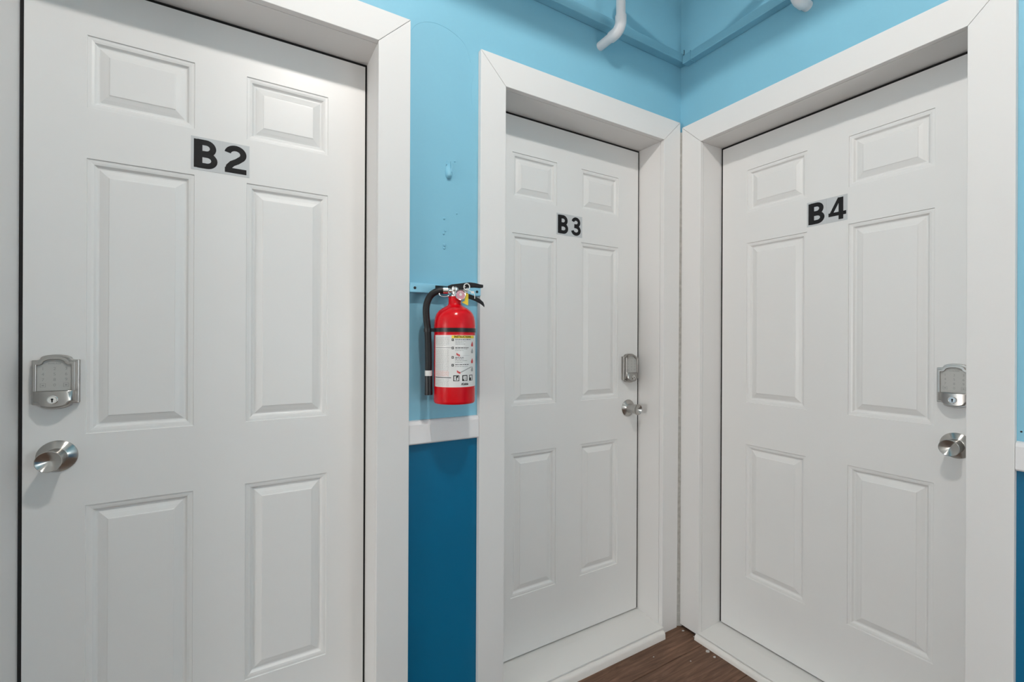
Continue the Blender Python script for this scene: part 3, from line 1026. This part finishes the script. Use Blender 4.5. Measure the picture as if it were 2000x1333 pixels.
# valve
bm = bmesh.new()
z0 = 0.3150
lathe(bm, [(0.0165, z0), (0.0165, z0 + 0.004), (0.0125, z0 + 0.006), (0.0115, z0 + 0.014), (0.0135, z0 + 0.018), (0.0135, z0 + 0.026), (0.009, z0 + 0.030), (0.0045, z0 + 0.031), (0.0045, z0 + 0.036)], (0, 0, 0), 'Z', 28)
tube(bm, [(-0.008, -0.004, ex(0, 571).z), (-0.016, -0.006, ex(0, 570.6).z), (-0.0165, -0.006, ex(0, 570.6).z), (-0.0200, -0.007, ex(0, 570.6).z), (-0.0205, -0.007, ex(0, 570.6).z), (-0.0345, -0.008, ex(0, 570.7).z)],
     [0.0072, 0.0072, 0.0088, 0.0088, 0.0106, 0.0106], 6 * 3)
valve = link_obj('valve', bm, M['chrome'], ext, None, smooth=True)
# gauge
gc = ex(895.4, 579.6, 0.018)
bm = bmesh.new()
lathe(bm, [(0.007, -0.014), (0.007, -0.004), (0.0150, -0.002), (0.0158, 0.002), (0.0158, 0.0065), (0.0148, 0.0078), (0.0132, 0.0070)], (gc.x, gc.y, gc.z), 'Y', 32, cap1=False)
gauge = link_obj('gauge', bm, M['chrome'], ext, None, smooth=True)
bm = bmesh.new()
lathe(bm, [(0.0134, 0.0055), (0.0134, 0.0062)], (gc.x, gc.y, gc.z), 'Y', 32, cap0=False)
link_obj('dial', bm, M['gauge_face'], gauge, None)
bm = bmesh.new()
lathe(bm, [(0.0040, 0.0064), (0.0040, 0.0070)], (gc.x + 0.0005, gc.y, gc.z + 0.001), 'Y', 20, cap0=False)
for k in range(5):
    a = math.radians(35 + k * 27)
    p = (gc.x + 0.0095 * math.cos(a), gc.z + 0.0095 * math.sin(a))
    box(bm, p[0] - 0.0011, p[0] + 0.0011, gc.y - 0.0068, gc.y - 0.0064, p[1] - 0.0011, p[1] + 0.0011)
box(bm, gc.x - 0.0004, gc.x + 0.0004, gc.y - 0.0074, gc.y - 0.0070, gc.z - 0.001, gc.z + 0.0095)
link_obj('dial_print', bm, M['label'], gauge, None)
# levers: pressed sheet channels
def channel(name, pts, w, mat, sides=0.004):
    bm = bmesh.new()
    rings = []
    if not isinstance(sides, (list, tuple)): sides = [sides] * len(pts)
    for p, hw, sd in zip(pts, w, sides):
        p = Vector(p)
        rings.append([bm.verts.new(p + Vector(q)) for q in ((0, -hw, -sd), (0, -hw, 0), (0, hw, 0), (0, hw, -sd), (0, hw - 0.0012, -sd), (0, hw - 0.0012, -0.0014), (0, -hw + 0.0012, -0.0014), (0, -hw + 0.0012, -sd))])
    for a, b in zip(rings, rings[1:]):
        for i in range(8):
            j = (i + 1) % 8
            bm.faces.new((a[i], a[j], b[j], b[i]))
    bm.faces.new(rings[0]); bm.faces.new(rings[-1][::-1])
    return link_obj(name, bm, mat, ext, None, bevel=0.0006)
top = channel('squeeze_lever', [ex(873, 561.5), ex(880, 558.6), ex(900, 555.6), ex(911, 553.8), ex(921, 554.8), ex(930, 557.2), ex(936.2, 558.0)],
              [0.0075, 0.0085, 0.0095, 0.0095, 0.0092, 0.0085, 0.0070], M['black_plastic'], [0.010, 0.019, 0.0185, 0.0145, 0.0125, 0.0100, 0.0075])
low = channel('carry_handle', [ex(888, 575.5), ex(900, 574.6), ex(911, 576.5), ex(922, 581.0), ex(931, 586.4), ex(936.5, 592.0), ex(938.6, 597.6)],
              [0.0080, 0.0085, 0.0085, 0.0082, 0.0080, 0.0075, 0.0060], M['black_plastic'], [0.008, 0.0115, 0.0130, 0.0125, 0.0120, 0.0105, 0.0060])
bm = bmesh.new()
box(bm, ex(879, 0).x, ex(891, 0).x, -0.0070, 0.0070, ex(0, 574).z, ex(0, 561.0).z)
box(bm, ex(900, 0).x, ex(909, 0).x, -0.0068, -0.0052, ex(0, 575).z, ex(0, 558.5).z)
box(bm, ex(900, 0).x, ex(909, 0).x, 0.0052, 0.0068, ex(0, 575).z, ex(0, 558.5).z)
link_obj('handle_cheeks', bm, M['chrome'], valve, None, bevel=0.001)
bm = bmesh.new()
lathe(bm, [(0.0028, 0.0), (0.0028, 0.0025), (0.0016, 0.0035)], (ex(882.3, 0).x, -0.0088, ex(0, 564.6).z), 'Y', 14)
link_obj('rivet', bm, M['label'], valve, None)
# pull pin with ring, plastic seal and yellow tag
bm = bmesh.new()
tube(bm, [ex(903, 563.5, -0.012), ex(903, 563.5, 0.020)], 0.0020, 10)
pin = link_obj('pull_pin', bm, M['chrome'], ext, None, smooth=True)
ctr = ex(867, 577.6, 0.016)
bm = bmesh.new()
tube(bm, [ctr + Vector((0.0150 * math.cos(a), 0.004 * math.sin(a), 0.0085 * math.sin(a))) for a in [2 * PI * k / 28 for k in range(29)]], 0.0011, 8, caps=False)
link_obj('pin_ring', bm, M['chrome'], ext, None, smooth=True)
bm = bmesh.new()
c1 = ex(906.5, 563.5, 0.014)
tube(bm, [c1 + Vector((0.0085 * math.cos(a), 0.002 * math.sin(a), 0.0100 * math.sin(a))) for a in [2 * PI * k / 24 for k in range(25)]], 0.0016, 8, caps=False)
tube(bm, smooth_path([ex(908, 569, 0.014), ex(914, 572, 0.016), ex(919, 574, 0.016), ex(920.5, 580, 0.016), ex(920.6, 586, 0.016)], 4), 0.0011, 8)
box(bm, ex(914, 0).x, ex(919.5, 0).x, -0.0175, -0.0165, ex(0, 576).z, ex(0, 571.5).z)
link_obj('seal', bm, M['label'], pin, None, smooth=True)
bm = bmesh.new()
y = -0.016
poly = [ex(902, 575), ex(909.5, 577), ex(909, 599.5), ex(897.5, 593.5), ex(903, 590)]
a = [bm.verts.new((p.x, y, p.z)) for p in poly]; b = [bm.verts.new((p.x, y + 0.0005, p.z)) for p in poly]
bm.faces.new(a); bm.faces.new(b[::-1])
for i in range(len(poly)):
    j = (i + 1) % len(poly)
    bm.faces.new((a[i], b[i], b[j], a[j]))
link_obj('yellow_tag', bm, M['print_yellow'], pin, None)
# black wall hook that carries the extinguisher
bm = bmesh.new()
hz = 1.3945
box(bm, -1.126, -1.050, WT - 0.0305, WT - 0.0262, hz - 0.006, hz + 0.006)
box(bm, -1.094, -1.084, -0.052, WT - 0.0300, hz - 0.005, hz - 0.001)
hk = link_obj('wall_hook', bm, M['black_plastic'], None, (-1.087, WT - 0.0262, hz), bevel=0.001)
hk.location = (-1.087, WT - 0.0262, hz)
tag(hk, 'black metal bracket on the blue strip holding the extinguisher neck', 'bracket')

# ------------------------------------------------------------------ marks on the left wall
def blob(name, x, z, rx, rz, dep, parent, sag=0.0):
    bm = bmesh.new()
    bmesh.ops.create_uvsphere(bm, u_segments=16, v_segments=10, radius=1.0)
    for v in bm.verts:
        q = v.co.copy()
        v.co = Vector((x + q.x * rx * (1 - 0.25 * max(0, -q.z)), WT - max(0.0, -q.y) * dep * (1 + sag * -q.z) + (0.0005 if q.y > 0 else 0), z + q.z * rz))
    return link_obj(name, bm, M['wall'], parent, None, smooth=True)
hook = empty('painted_hook', (-1.073, WT, 1.770))
tag(hook, 'small wall hook painted over in light blue above the extinguisher', 'hook')
hsh = Vector((-1.073, WT, 1.770))
bm = bmesh.new()
rings = []
for i, (z, wx, dp) in enumerate(((1.7435, 0.002, 0.004), (1.7455, 0.0075, 0.010), (1.751, 0.0105, 0.0145), (1.759, 0.0118, 0.0150), (1.768, 0.0115, 0.0110), (1.776, 0.0105, 0.0060), (1.784, 0.0095, 0.0025), (1.790, 0.006, 0.0006))):
    rings.append([bm.verts.new((-1.073 + wx * math.cos(a), WT + 0.0004 - dp * math.sin(a), z)) for a in [PI * k / 12 for k in range(13)]])
for a, b in zip(rings, rings[1:]):
    for i in range(12): bm.faces.new((a[i], a[i + 1], b[i + 1], b[i]))
bm.faces.new(rings[0]); bm.faces.new(rings[-1][::-1])
link_obj('hook_body', bm, M['wall'], hook, hsh, smooth=True)
bm = bmesh.new()
tube(bm, smooth_path([(-1.0655, WT, 1.800), (-1.0640, WT - 0.004, 1.788), (-1.0650, WT - 0.008, 1.775), (-1.068, WT - 0.011, 1.762)], 4), [0.0016 + 0.0006 * min(1, k / 6) for k in range(13)], 8)
link_obj('prong', bm, M['wall'], hook, hsh, smooth=True)
bm = bmesh.new()
tube(bm, smooth_path([(-1.078, WT, 1.799), (-1.0795, WT - 0.003, 1.792), (-1.0815, WT - 0.005, 1.786)], 4), 0.0016, 8)
link_obj('prong', bm, M['wall'], hook, hsh, smooth=True)
for (x, z, r) in ((-1.0875, 1.6155, 0.0042), (-1.0835, 1.578, 0.0040), (-1.0885, 1.568, 0.0036), (-1.0862, 1.533, 0.0055), (-1.0862, 1.523, 0.0048), (-1.052, 1.803, 0.003), (-1.044, 1.638, 0.003)):
    blob('filled_nail_hole', x, z, r, r * 0.9, 0.0035, wl)
bm = bmesh.new()
tube(bm, smooth_path([(-1.202, WT, 2.160), (-1.185, WT, 2.188), (-1.160, WT, 2.208), (-1.125, WT, 2.219), (-1.085, WT, 2.218), (-1.050, WT, 2.207), (-1.024, WT, 2.192), (-1.008, WT, 2.168), (-0.998, WT, 2.135)], 6), 0.0008, 6)
link_obj('paint_ridge', bm, M['wall'], wl, None, smooth=True)
bm = bmesh.new()
tube(bm, smooth_path([(-0.984, WT, 2.10), (-0.990, WT, 2.085), (-0.994, WT, 2.05), (-0.992, WT, 2.00)], 6), 0.0007, 6)
link_obj('paint_ridge', bm, M['wall'], wl, None, smooth=True)
bm = bmesh.new()
lathe(bm, [(0.0022, 0), (0.0022, 0.0006)], (0.9985, WT, 1.0135), 'Y', 12)
sh_ = link_obj('screw_hole', bm, M['ink'], wr, None)

# ------------------------------------------------------------------ paint chips on the floor
def chip(label, x, y, r, k, h=0.0016):
    bm = bmesh.new()
    rn = random.Random(k)
    pts = [(x + r * (0.75 + 0.4 * rn.random()) * math.cos(a), y + r * (0.75 + 0.4 * rn.random()) * 0.75 * math.sin(a)) for a in [2 * PI * i / 11 for i in range(11)]]
    a = [bm.verts.new((p[0], p[1], 0.0002)) for p in pts]
    b = [bm.verts.new((x + (p[0] - x) * 0.85, y + (p[1] - y) * 0.85, h)) for p in pts]
    bm.faces.new(a[::-1]); bm.faces.new(b)
    for i in range(11):
        j = (i + 1) % 11
        bm.faces.new((a[i], a[j], b[j], b[i]))
    o = link_obj('paint_chip', bm, M['chip'], None, (x, y, 0))
    o.location = (x, y, 0)
    return tag(o, label, 'debris', 'chips of white paint on the floor')
chip('largest white paint chip on the floor beside the B4 sill', -0.034, -0.165, 0.0100, 1)
chip('small elongated paint chip on the floor along the B4 sill', -0.041, -0.200, 0.0065, 2)
chip('tiny white speck on the floor in front of the B3 sill', -0.246, -0.079, 0.0028, 3)
chip('tiny pale speck in the middle of the visible floor', -0.141, -0.168, 0.0032, 4)
chip('pale plaster crumb on the floor right in the corner', -0.012, -0.030, 0.0060, 5)
chip('pale plaster crumb under the gap of the B4 casing', -0.004, -0.080, 0.0050, 6)
